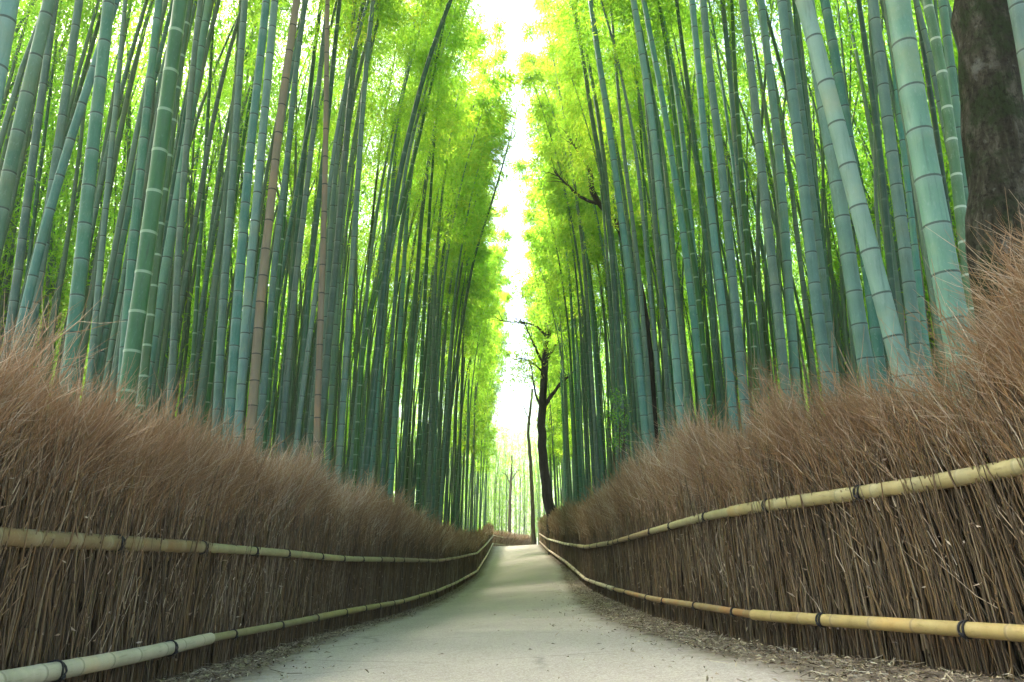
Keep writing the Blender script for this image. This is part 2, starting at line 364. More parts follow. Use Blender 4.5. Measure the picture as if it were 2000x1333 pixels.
def top_height(side, Y):
    """height of the brush tips above soil"""
    if side < 0: return np.interp(Y, [2.8, 3.4, 4.2, 5.3, 7, 9, 12, 17, 30, 60], [1.52, 1.50, 1.46, 1.48, 1.54, 1.54, 1.52, 1.50, 1.48, 1.48]) + .10 * np.sin(Y * 3.1) * np.sin(Y * 1.3 + 1) / (1 + Y * .02)
    return np.interp(Y, [3, 3.3, 3.7, 4.2, 4.7, 5.1, 5.7, 6.4, 7.4, 9, 13, 25, 58], [1.90, 1.72, 1.36, 1.28, 1.38, 1.26, 1.40, 1.80, 1.55, 1.70, 1.78, 1.80, 1.75]) + .06 * np.sin(Y * 2.7 + 2) / (1 + Y * .02)

def brush(side, Y0, Y1, T):
    parts_s, parts_p = [], []
    inward = -side
    # line positions drawn with a density that falls with distance
    def draw(n_near):
        out = []; Yc = Y0
        # integral of density over Y: n_near up to 6 m, then n_near*6/Y
        L1 = max(0, 6.0 - Y0) * n_near; L2 = n_near * 6 * math.log(Y1 / 6.0)
        n = int(L1 + L2); k = int(L1)
        y1 = rng.uniform(Y0, 6, k); y2 = 6 * np.exp(rng.random(n - k) * math.log(Y1 / 6))
        return np.concatenate([y1, y2])
    # direction along the fence (per Y)
    def frame(Y):
        x0, x1 = fence_x(side, Y - .15), fence_x(side, Y + .15)
        tx = (x1 - x0) / .3; tv = np.stack([tx, np.ones_like(tx), np.zeros_like(tx)], 1); tv /= np.linalg.norm(tv, axis=1, keepdims=True)
        nv = np.stack([tv[:, 1] * side, -tv[:, 0] * side, np.zeros_like(tx)], 1)   # away from the path
        return tv, nv
    # stalks
    Y = draw(500); n = len(Y)
    tv, nv = frame(Y); x = fence_x(side, Y)
    dep = .045 + .16 * rng.random(n) ** 1.3
    base = np.stack([x, Y, np.zeros(n)], 1) + nv * dep[:, None]; base[:, 2] = ground_z(base[:, 0], base[:, 1]) - .02
    short = rng.random(n) < .35
    z0 = np.where(short, rng.uniform(.0, .75, n), 0)
    h = np.where(short, rng.uniform(.25, .8, n), rng.uniform(.85, 1.35, n)) * 1.0
    K = 6; tK = np.linspace(0, 1, K)
    lean_f = rng.normal(.015, .05, n) + (side > 0) * np.interp(Y, [3, 4.2, 6], [.16, .10, .0]) + (rng.random(n) < .05) * rng.normal(.25, .25, n)
    lean_n = rng.normal(-.01, .035, n)
    wob = rng.normal(0, .009, (n, K, 3)); wob[:, :, 2] = 0
    P = base[:, None] + (z0[:, None] + h[:, None] * tK)[:, :, None] * np.array([0, 0, 1.0]) + (h[:, None] * tK ** 1.3)[:, :, None] * (tv * lean_f[:, None] + nv * lean_n[:, None])[:, None] + wob
    wmin = np.maximum(.0026, Y * .00045)
    r = np.clip(rng.lognormal(math.log(.0034), .45, n), .0016, .0085); r = np.maximum(r, wmin)
    Rr = r[:, None] * np.linspace(1.1, .6, K)
    V, Q = tubes(P, Rr, 3 if side < 9 else 4); parts_s.append((V, Q, {'rnd': np.repeat(rng.random(n), K * 3)}))
    # little nodes on the nearest stalks
    nn_ = np.where(Y < 7)[0]; nn_ = nn_[:: 1][:4500]
    kk = rng.integers(1, K - 1, len(nn_)); c = P[nn_, kk]
    Pn = np.stack([c - [0, 0, .006], c, c + [0, 0, .006]], 1); rn = r[nn_, None] * np.array([.8, 1.55, .8])
    V, Q = tubes(Pn, rn, 4); parts_s.append((V, Q, {'rnd': np.repeat(rng.random(len(nn_)) * .7, 12)}))
    # sprays: fine twigs in brooms, each broom with a lean, height and colour of its own
    Yb = draw(42); nbm = len(Yb); per = 66; n = nbm * per; bi = np.repeat(np.arange(nbm), per)
    Y = Yb[bi] + rng.normal(0, .035, n) * np.interp(Yb[bi], [3, 20], [1, 3]); Y = np.clip(Y, Y0, Y1)
    tv, nv = frame(Y); x = fence_x(side, Y)
    depb = .08 + .28 * rng.random(nbm); dep = np.clip(depb[bi] + rng.normal(0, .03, n), .06, .42)
    base = np.stack([x, Y, np.zeros(n)], 1) + nv * dep[:, None]
    gz = ground_z(base[:, 0], base[:, 1])
    hb = rng.normal(0, .15, nbm); hb = hb + .15 * np.sin(Yb * 2.1 + side) * np.sin(Yb * .9)
    H = top_height(side, Y) + hb[bi]
    q = rng.random(n)
    zs = .80 + (H - 1.20) * q ** .8 * .97
    ln = rng.uniform(.22, .66, n) * np.interp(Y, [3, 12, 60], [1, .9, .85])
    ln = np.minimum(ln, np.maximum(.1, H - zs + rng.exponential(.06, n)))
    base[:, 2] = gz + zs
    broom = (rng.normal(0, .20, nbm) + np.sin(Yb * 5.3 + side) * .12)[bi]
    ff = (.42 if side < 0 else np.interp(Y, [3, 5, 8, 20], [.90, .75, .5, .4]))
    lf = rng.normal(ff * 1.0, np.where(rng.random(n) < .2, .42, .17), n) * (.25 + .85 * q) + broom * (.3 + q)
    lnn = rng.normal(-.20, .20, n) * (.4 + .8 * q)
    # nothing may lean out over the rail: below it the sprays stay behind the fence line
    over = np.clip((zs - .80) / .45, 0, 1)
    lnn = np.maximum(lnn, -(dep - .05 + over * .5) / np.maximum(ln, .1))
    K = 5; tK = np.linspace(0, 1, K)
    dirv = tv * lf[:, None] + nv * lnn[:, None] + np.array([0, 0, 1.0])
    dirv /= np.linalg.norm(dirv, axis=1, keepdims=True)
    bend = unit(n) * .07; sag = rng.uniform(-.08, .10, n)
    P = base[:, None] + ln[:, None, None] * (tK[None, :, None] * dirv[:, None] + (tK ** 2)[None, :, None] * bend[:, None] + (tK ** 2)[None, :, None] * (tv * sag[:, None] - np.array([0, 0, 1.]) * sag[:, None] * .7)[:, None]) + rng.normal(0, .004, (n, K, 3))
    r = np.clip(rng.lognormal(math.log(.0011), .35, n), .0006, .0028); thick = rng.random(n) < .30; r = np.where(thick, r * 2.0, r); r = np.maximum(r, Y * np.where(thick, .00045, .00022))
    Rr = r[:, None] * np.linspace(1.3, .3, K)
    cb = rng.random(nbm)
    V, Q = tubes(P, Rr, 3); parts_p.append((V, Q, {'rnd': np.repeat(np.clip(rng.random(n) * .4 + cb[bi] * .4 + q * .1 + thick * .22 - .05, 0, 1), K * 3)}))
    # side twiglets on the sprays
    for rep in range(2):
        sel = rng.random(n) < np.where(Y < 8, .9, .45); m_ = sel.sum(); kk = rng.integers(1, K - 1, m_)
        c = P[sel][np.arange(m_), kk]; d2 = dirv[sel] + unit(m_) * .8; d2 /= np.linalg.norm(d2, axis=1, keepdims=True)
        l2 = ln[sel] * rng.uniform(.2, .5, m_)
        P2 = np.stack([c, c + d2 * l2[:, None] * .5, c + d2 * l2[:, None] + dirv[sel] * l2[:, None] * .15], 1)
        V, Q = tubes(P2, r[sel][:, None] * np.array([.75, .6, .3]), 3)
        parts_p.append((V, Q, {'rnd': np.repeat(np.clip(rng.random(m_) * .8 + .25, 0, 1), 9)}))
    # stiff forked twigs of mixed thickness sticking out of the brooms, and dead leaves caught in them
    Y = draw(230); n = len(Y); tv, nv = frame(Y); x = fence_x(side, Y); H = top_height(side, Y)
    base = np.stack([x, Y, np.zeros(n)], 1) + nv * rng.uniform(.05, .3, n)[:, None]
    zs = .85 + (H - 1.15) * rng.random(n) ** .7; base[:, 2] = ground_z(base[:, 0], base[:, 1]) + zs
    l2 = rng.uniform(.25, .6, n) * np.where(rng.random(n) < .15, 1.25, .85); K = 6; tK = np.linspace(0, 1, K)
    dirv = tv * rng.normal(.45 if side < 0 else .6, .5, n)[:, None] + nv * rng.normal(-.05, .3, n)[:, None] + np.array([0, 0, 1.]); dirv /= np.linalg.norm(dirv, axis=1, keepdims=True)
    P = base[:, None] + l2[:, None, None] * (tK[None, :, None] * dirv[:, None] + (tK ** 2)[None, :, None] * (unit(n) * .18)[:, None]) + rng.normal(0, .007, (n, K, 3))
    r2 = np.maximum(rng.uniform(.0012, .0028, n), Y * .0004); cr_ = rng.random(n)
    V, Q = tubes(P, r2[:, None] * np.linspace(1.2, .35, K), 4); parts_p.append((V, Q, {'rnd': np.repeat(cr_, K * 4)}))
    for k in (2, 3, 4):
        d2 = dirv + unit(n) * .75; d2 /= np.linalg.norm(d2, axis=1, keepdims=True); l3 = l2 * rng.uniform(.2, .45, n)
        P2 = np.stack([P[:, k], P[:, k] + d2 * l3[:, None] * .5, P[:, k] + d2 * l3[:, None] + [0, 0, .02]], 1)
        V, Q = tubes(P2, r2[:, None] * np.array([.7, .5, .25]), 3); parts_p.append((V, Q, {'rnd': np.repeat(cr_, 9)}))
    Y = draw(110); n = len(Y); tv, nv = frame(Y); c = np.stack([fence_x(side, Y), Y, np.zeros(n)], 1) + nv * rng.uniform(.02, .12, n)[:, None]
    c[:, 2] = ground_z(c[:, 0], c[:, 1]) + rng.uniform(.1, 1.25, n)
    V, Q = leaf_quads(c, rng.normal(size=(n, 3)), unit(n), rng.uniform(.02, .06, n), rng.uniform(.006, .014, n), .1)
    parts_p.append((V, Q, {'rnd': np.repeat(.75 + .25 * rng.random(n), 4)}))
    # a few long stray canes crossing the near face
    Y = rng.uniform(Y0, 9, 260); n = len(Y); tv, nv = frame(Y); x = fence_x(side, Y)
    base = np.stack([x, Y, np.zeros(n)], 1) + nv * .045; base[:, 2] = ground_z(base[:, 0], base[:, 1]) + rng.uniform(.1, 1.2, n)
    l2 = rng.uniform(.3, .8, n); lf = rng.normal(.5, .45, n); K = 6; tK = np.linspace(0, 1, K)
    dirv = tv * lf[:, None] + nv * rng.normal(.03, .05, n)[:, None] + np.array([0, 0, 1.]); dirv /= np.linalg.norm(dirv, axis=1, keepdims=True)
    P = base[:, None] + l2[:, None, None] * tK[None, :, None] * dirv[:, None] + rng.normal(0, .006, (n, K, 3))
    V, Q = tubes(P, rng.uniform(.0015, .003, n)[:, None] * np.linspace(1.2, .4, K), 3); parts_p.append((V, Q, {'rnd': np.repeat(.6 + .4 * rng.random(n), K * 3)}))
    return parts_s, parts_p

def backing(side, Y0, Y1):  # added dark slab that blocks see-through; its colour stands for shade inside the brush
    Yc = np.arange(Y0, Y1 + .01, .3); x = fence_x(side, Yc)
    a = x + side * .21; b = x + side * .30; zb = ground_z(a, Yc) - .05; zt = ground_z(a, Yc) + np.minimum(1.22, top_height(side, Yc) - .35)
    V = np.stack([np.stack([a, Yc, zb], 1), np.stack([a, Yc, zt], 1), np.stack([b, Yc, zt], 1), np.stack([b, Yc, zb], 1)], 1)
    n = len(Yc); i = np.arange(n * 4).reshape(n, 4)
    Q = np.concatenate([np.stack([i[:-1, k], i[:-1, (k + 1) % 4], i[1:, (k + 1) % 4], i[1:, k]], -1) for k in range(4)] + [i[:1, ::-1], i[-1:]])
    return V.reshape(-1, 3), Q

def pole_geo(P, r0, r1, gap=.27, sides=14, seed=0):
    """a bamboo pole along the polyline P with node rings"""
    Pd, s = resample(P, .01); L = s[-1]
    nk = int(L / gap) + 1; ns = np.array([0.] + [min(L - .001, (k + .35 + rng.uniform(-.08, .08)) * gap) for k in range(nk)])
    ns = np.unique(np.clip(ns, 0, L)); st, vn, rr = [], [], []
    rad = lambda q: r0 + (r1 - r0) * q / L
    for k, q in enumerate(ns):
        nxt = ns[k + 1] if k + 1 < len(ns) else L
        d = nxt - q
        for f, m in ((0, 1.02), (.02, 1.035), (.05, 1.0), (.5, .985), (.95, .995), (.98, 1.015)):
            if k == 0 and f == 0: m = 1.0
            st.append(q + d * f); vn.append(k + f); rr.append(rad(q + d * f) * m)
    st = np.array(st); Pp = np.stack([np.interp(st, s, Pd[:, k]) for k in range(3)], 1)
    V, Q = tubes(Pp[None], np.array(rr)[None], sides, (0.05, 0.0, 1.0), cap=True)
    return V, Q, {'node': np.repeat(vn, sides)}

def tie_geo(r, along, down=True):
    """rope wound crosswise round a rail of radius r, with a knot; the rail runs along +Y"""
    parts = []
    for sgn in (1, -1):
        a = np.linspace(0, 2 * np.pi, 17); rr = r + .0035
        P = np.stack([np.cos(a) * rr, sgn * np.sin(a / 2 + .0) * along - sgn * along * .5, np.sin(a) * rr], 1)
        parts.append((*tubes(P[None], .0032, 5, (0, 1, 0.01)), {}))
        P2 = P + [0, .006, 0]; parts.append((*tubes(P2[None], .0028, 5, (0, 1, 0.01)), {}))
    k = np.linspace(0, 4 * np.pi, 20)
    return parts, k

def make_fence(side, label, T_lo, T_up, poles, ties):
    root = bpy.data.objects.new('brushwood_fence', None); COL.objects.link(root); tag(root, label, 'fence')
    root.location = (float(fence_x(side, 5.0)), 5.0, float(ground_z(fence_x(side, 5.), 5.)))
    inv = np.array(root.location)
    ps, pp = brush(side, 2.7, 60, None)
    V, Q, A = merge(ps); o = link('brush_stalks', mesh('brush_stalks', V - inv, Q, M['stalk'], A), root)
    V, Q, A = merge(pp); o = link('brush_sprays', mesh('brush_sprays', V - inv, Q, M['spray'], A), root)
    V, Q = backing(side, 2.7, 60); link('shade_backing', mesh('shade_backing', V - inv, Q, M['backing'], None, False), root)
    for T, plist, tl in ((T_up, poles[0], ties[0]), (T_lo, poles[1], ties[1])):
        Tp = T.copy()
        rails = []
        for (y0, y1, r0, r1, mt, lab) in plist:
            off_ = np.array([-side * .035, 0, 0])
            Yq = np.unique(np.concatenate([[y0, y1], T[(T[:, 1] > y0) & (T[:, 1] < y1), 1]]))
            P = np.stack([np.interp(Yq, T[:, 1], T[:, 0]), Yq, np.interp(Yq, T[:, 1], T[:, 2])], 1) + off_
            if len(P) > 2:   # canes bend a little between the ties
                Pd, s = resample(P, .25); P = np.vstack([Pd, P[-1]])
                kk = np.ones(5) / 5
                Ps = np.stack([np.convolve(np.pad(P[:, c], 2, 'edge'), kk, 'valid') for c in range(3)], 1); Ps[0], Ps[-1] = P[0], P[-1]; P = Ps
            V, Q, A = pole_geo(P, r0, r1, .27 if y0 < 12 else .5, 16 if y0 < 8 else 8)
            ro = link('rail', mesh('rail', V - inv, Q, M[mt], A), root)
            if lab: ro['label'] = lab
            rails.append((y0, y1, r0, r1, ro, P))
        for Yt in tl:
            for (y0, y1, r0, r1, ro, P) in rails:
                if y0 <= Yt < y1:
                    c = np.array([np.interp(Yt, P[:, 1], P[:, 0]), Yt, np.interp(Yt, P[:, 1], P[:, 2])])
                    d = np.array([np.interp(Yt + .1, P[:, 1], P[:, 0]) - np.interp(Yt - .1, P[:, 1], P[:, 0]), .2, np.interp(Yt + .1, P[:, 1], P[:, 2]) - np.interp(Yt - .1, P[:, 1], P[:, 2])])
                    r = r0 + (r1 - r0) * (Yt - y0) / (y1 - y0)
                    parts = tie_geo(r * 1.02, min(.03, r * .7))[0]
                    # knot and loose ends below on the path side
                    kx = -side * (r + .004)
                    kn = np.array([[[kx, -.012, -r * .55], [kx - side * .006, 0, -r * .45], [kx, .012, -r * .6]], [[kx, .01, -r * .4], [kx - side * .007, 0, -r * .6], [kx, -.01, -r * .75]]])
                    V1, Q1 = tubes(kn, .005, 5); parts.append((V1, Q1, {}))
                    en = np.array([[[kx, 0, -r * .6], [kx * .9, .02, -r * 1.2], [kx * .8, .028, -r * 1.5]], [[kx, 0, -r * .6], [kx, -.018, -r * 1.2], [kx * .9, -.03, -r * 1.4]]])
                    V1, Q1 = tubes(en, .0022, 4); parts.append((V1, Q1, {}))
                    V, Q, A = merge(parts)
                    rot = Vector(d).to_track_quat('Y', 'Z').to_matrix()
                    V = V @ np.array(rot).T + c
                    if Yt > 9: pass
                    link('rope_tie', mesh('rope_tie', V - inv, Q, M['rope']), ro)
                    break
    return root

def y_of(px, T):   # depth of the rail point seen at pixel column px
    c = np.array([t_[0] for t_ in T], float); d = np.array([t_[3] for t_ in T]); i = np.argsort(c)
    return float(np.interp(px, c[i], d[i]))
yl = lambda p: y_of(p, LT)
yr = lambda p: y_of(p, RT)
far_ties = lambda y0, y1: list(np.arange(y0, y1, 1.5))
lup = [(2.9, yl(392), .041, .039, 'rail', 'thick pale olive bamboo pole, nearest of the upper rail'), (yl(392) + .002, yl(727), .031, .030, 'rail', None), (yl(727), yl(850), .034, .032, 'rail', None), (yl(850), 28, .036, .04, 'rail', None), (28, 44, .045, .045, 'rail', None), (44, 60, .05, .05, 'rail', None)]
llo = [(2.9, yl(399), .043, .036, 'railpale', 'bleached whitish bamboo pole, nearest of the lower rail'), (yl(399) + .002, yl(601), .026, .028, 'rail', None), (yl(601), yl(845), .033, .030, 'rail', None), (yl(845), yl(902), .036, .036, 'railpale', None), (yl(902), 44, .045, .045, 'railpale', None), (44, 60, .05, .05, 'railpale', None)]
rup = [(3.0, yr(1443), .040, .038, 'rail', 'long smooth olive bamboo pole, nearest of the upper rail'), (yr(1443), yr(1280), .033, .031, 'rail', None), (yr(1280), yr(1197), .035, .033, 'rail', None), (yr(1197), yr(1119), .042, .045, 'rail', None), (yr(1119), 38, .04, .045, 'railpale', None), (38, 58, .05, .05, 'railpale', None)]
rlo = [(3.0, yr(1485), .034, .032, 'railtan', 'orange tan bamboo pole, nearest of the lower rail'), (yr(1485), yr(1205), .024, .028, 'rail', 'thin grey green bamboo pole of the lower rail'), (yr(1205), yr(1131), .035, .035, 'railpale', None), (yr(1131), 38, .045, .045, 'railpale', None), (38, 58, .05, .05, 'railpale', None)]
LF = make_fence(-1, 'brown brushwood fence on the left of the path, its twig tips sweeping right', Llo, Lup, (lup, llo),
    ([yl(p) for p in (218, 378, 477, 552, 611, 660, 693, 727, 755, 782, 805, 825, 850, 862, 874)] + far_ties(21, 58), [yl(p) for p in (77, 308, 437, 536, 601, 665, 697, 724, 756, 782, 806, 827, 845)] + far_ties(19, 58)))
RF = make_fence(1, 'brown brushwood fence on the right of the path, taller, its twig tips sweeping left', Rlo, Rup, (rup, rlo),
    ([yr(p) for p in (1693, 1501, 1387, 1327, 1280, 1247, 1223, 1210, 1197, 1178, 1162, 1147, 1135)] + far_ties(21, 56), [yr(p) for p in (1927, 1627, 1451, 1372, 1311, 1274, 1237, 1211, 1194, 1174, 1160, 1147)] + far_ties(19, 56)))

# ------------------------------------------------------------ bamboo
def culm_geo(axis, D, H, sides=12, gap0=.24, wob=.004, maxgap=.42, h0=0.0):
    """axis(h)->(n,3) local points; D base diameter; nodes get farther apart upward"""
    hs, vn, h, k = [], [], h0, 0
    while h < H - .05:
        g = gap0 + (maxgap - gap0) * min(1, h / 5) * (1 if h < H * .75 else .8); g *= rng.uniform(.93, 1.07); g = min(g, H - h)
        for f in (0, .03, .06, .5, .95, .98): hs.append(h + g * f); vn.append(k + f)
        h += g; k += 1
    hs = np.array(hs); vn = np.array(vn); f = vn % 1
    r = D / 2 * np.interp(hs / H, [0, .04, .5, .85, 1], [1.10, 1.0, .80, .42, .10])
    r = r * np.where(f < .01, 1.03, np.where(f < .04, 1.05, np.where(f > .97, 1.015, np.where(abs(f - .5) < .1, .985, .995))))
    P = axis(hs)
    kinks = np.cumsum(rng.normal(0, wob, (k + 2, 3)), 0) * .35; kinks[:, 2] = 0
    P = P + np.stack([np.interp(vn, np.arange(k + 2), kinks[:, c]) for c in range(3)], 1)
    V, Q = tubes(P[None], r[None], sides, (0.3, 1.0, 0))
    return V, Q, {'node': np.repeat(vn, sides)}

def crown_mesh(name, H, arch, start=.62, nb=44, per=10, leaves=13, L=(.09, .17), W=(.014, .026), rad=1.15, mat='leaf'):
    """leafy part of a culm: whorls of branches with hanging leaf clusters; same arch as std_axis, arch towards +X"""
    parts = []
    hb = H * (start + (1 - start) * rng.random(nb) ** .85); az = rng.uniform(0, 2 * np.pi, nb)
    bl = rad * rng.uniform(.55, 1.15, nb) * np.interp(hb / H, [start, .6, .85, 1.0], [.75, 1.0, .8, .35])
    B0 = std_axis(hb, H, arch)
    out = np.stack([np.cos(az), np.sin(az), np.zeros(nb)], 1); K = 5; tk = np.linspace(0, 1, K)
    P = B0[:, None] + bl[:, None, None] * (tk[None, :, None] * (out * .85)[:, None] + (np.sin(tk * 2.2) * .42 - tk ** 2 * .35)[None, :, None] * np.array([0, 0, 1.]))
    V, Q = tubes(P, np.array([.008, .006, .0045, .003, .002])[None] * np.ones((nb, 1)), 3); parts.append((V, Q, {'rnd': .3}))
    n = nb * per
    tb = np.clip(rng.beta(2.2, 1.2, n), 0, 1) ; bi = np.repeat(np.arange(nb), per)
    x = tb * (K - 1); i0 = np.minimum(x.astype(int), K - 2); fr = (x - i0)[:, None]
    C = P[bi, i0] * (1 - fr) + P[bi, i0 + 1] * fr + rng.normal(0, .16, (n, 3)) * bl[bi][:, None]
    n2 = n * leaves; ci = np.repeat(np.arange(n), leaves)
    CC = C[ci] + rng.normal(0, .10, (n2, 3)) * [1, 1, .8]
    D = out[bi][ci] * .6 + rng.normal(0, .6, (n2, 3)) + [0, 0, -.45]
    V, Q = leaf_quads(CC, D, unit(n2) * .7 + [0, 0, 1.], rng.uniform(*L, n2), rng.uniform(*W, n2))
    rn = np.clip(np.repeat(rng.random(n) * .6, leaves) + rng.random(n2) * .4, 0, 1)
    parts.append((V, Q, {'rnd': np.repeat(rn, 4)}))
    V, Q, A = merge(parts)
    return mesh(name, V, Q, M[mat], A, False)

def std_axis(h, H, arch):
    h = np.asarray(h, float); f = np.clip((h / H - .45) / .55, 0, None)
    return np.stack([arch * f ** 1.9, 0 * h, h - .10 * arch * f ** 3], -1)

# standard variants (height, arch, diameter)
VAR = [(17.0, 1.2, .105), (18.5, 1.7, .115), (17.6, .8, .095), (19.0, 1.9, .125), (15.6, 1.4, .085)]
CM = {}
for vi, (H, arch, D) in enumerate(VAR):
    V, Q, A = culm_geo(lambda h: std_axis(h, H, arch), D, H, 8)
    for mk in ('blue', 'grey', 'green', 'dark', 'tan'): CM[vi, mk] = mesh('culm', V, Q, M[mk], A)
CR = [crown_mesh('foliage', H, arch) for (H, arch, D) in VAR]
CRFAR = [crown_mesh('foliage', H, arch, leaves=7, L=(.16, .28), W=(.028, .05)) for (H, arch, D) in VAR]
CRLOW = [crown_mesh('foliage', H, arch, start=.34, nb=70, leaves=7, L=(.18, .32), W=(.03, .055)) for (H, arch, D) in VAR[:3]]

count = {'n': 0}
def add_bamboo(x, y, vi, mk, scale, az, tilt=(0, 0), label=None, group=None, crown=True, low=False):
    root = bpy.data.objects.new('bamboo', CM[vi, mk]); COL.objects.link(root)
    root.location = (x, y, float(ground_z(np.array(x), np.array(y))) - .03); root.scale = (scale,) * 3
    root.rotation_euler = (Matrix.Rotation(tilt[0], 3, 'Y') @ Matrix.Rotation(-tilt[1], 3, 'X') @ Matrix.Rotation(az, 3, 'Z')).to_euler()
    tag(root, label, 'bamboo', group)
    if crown: link('foliage', CRLOW[vi % 3] if low else CRFAR[vi] if y > 22 else CR[vi], root)
    return root

rng = np.random.default_rng(21)
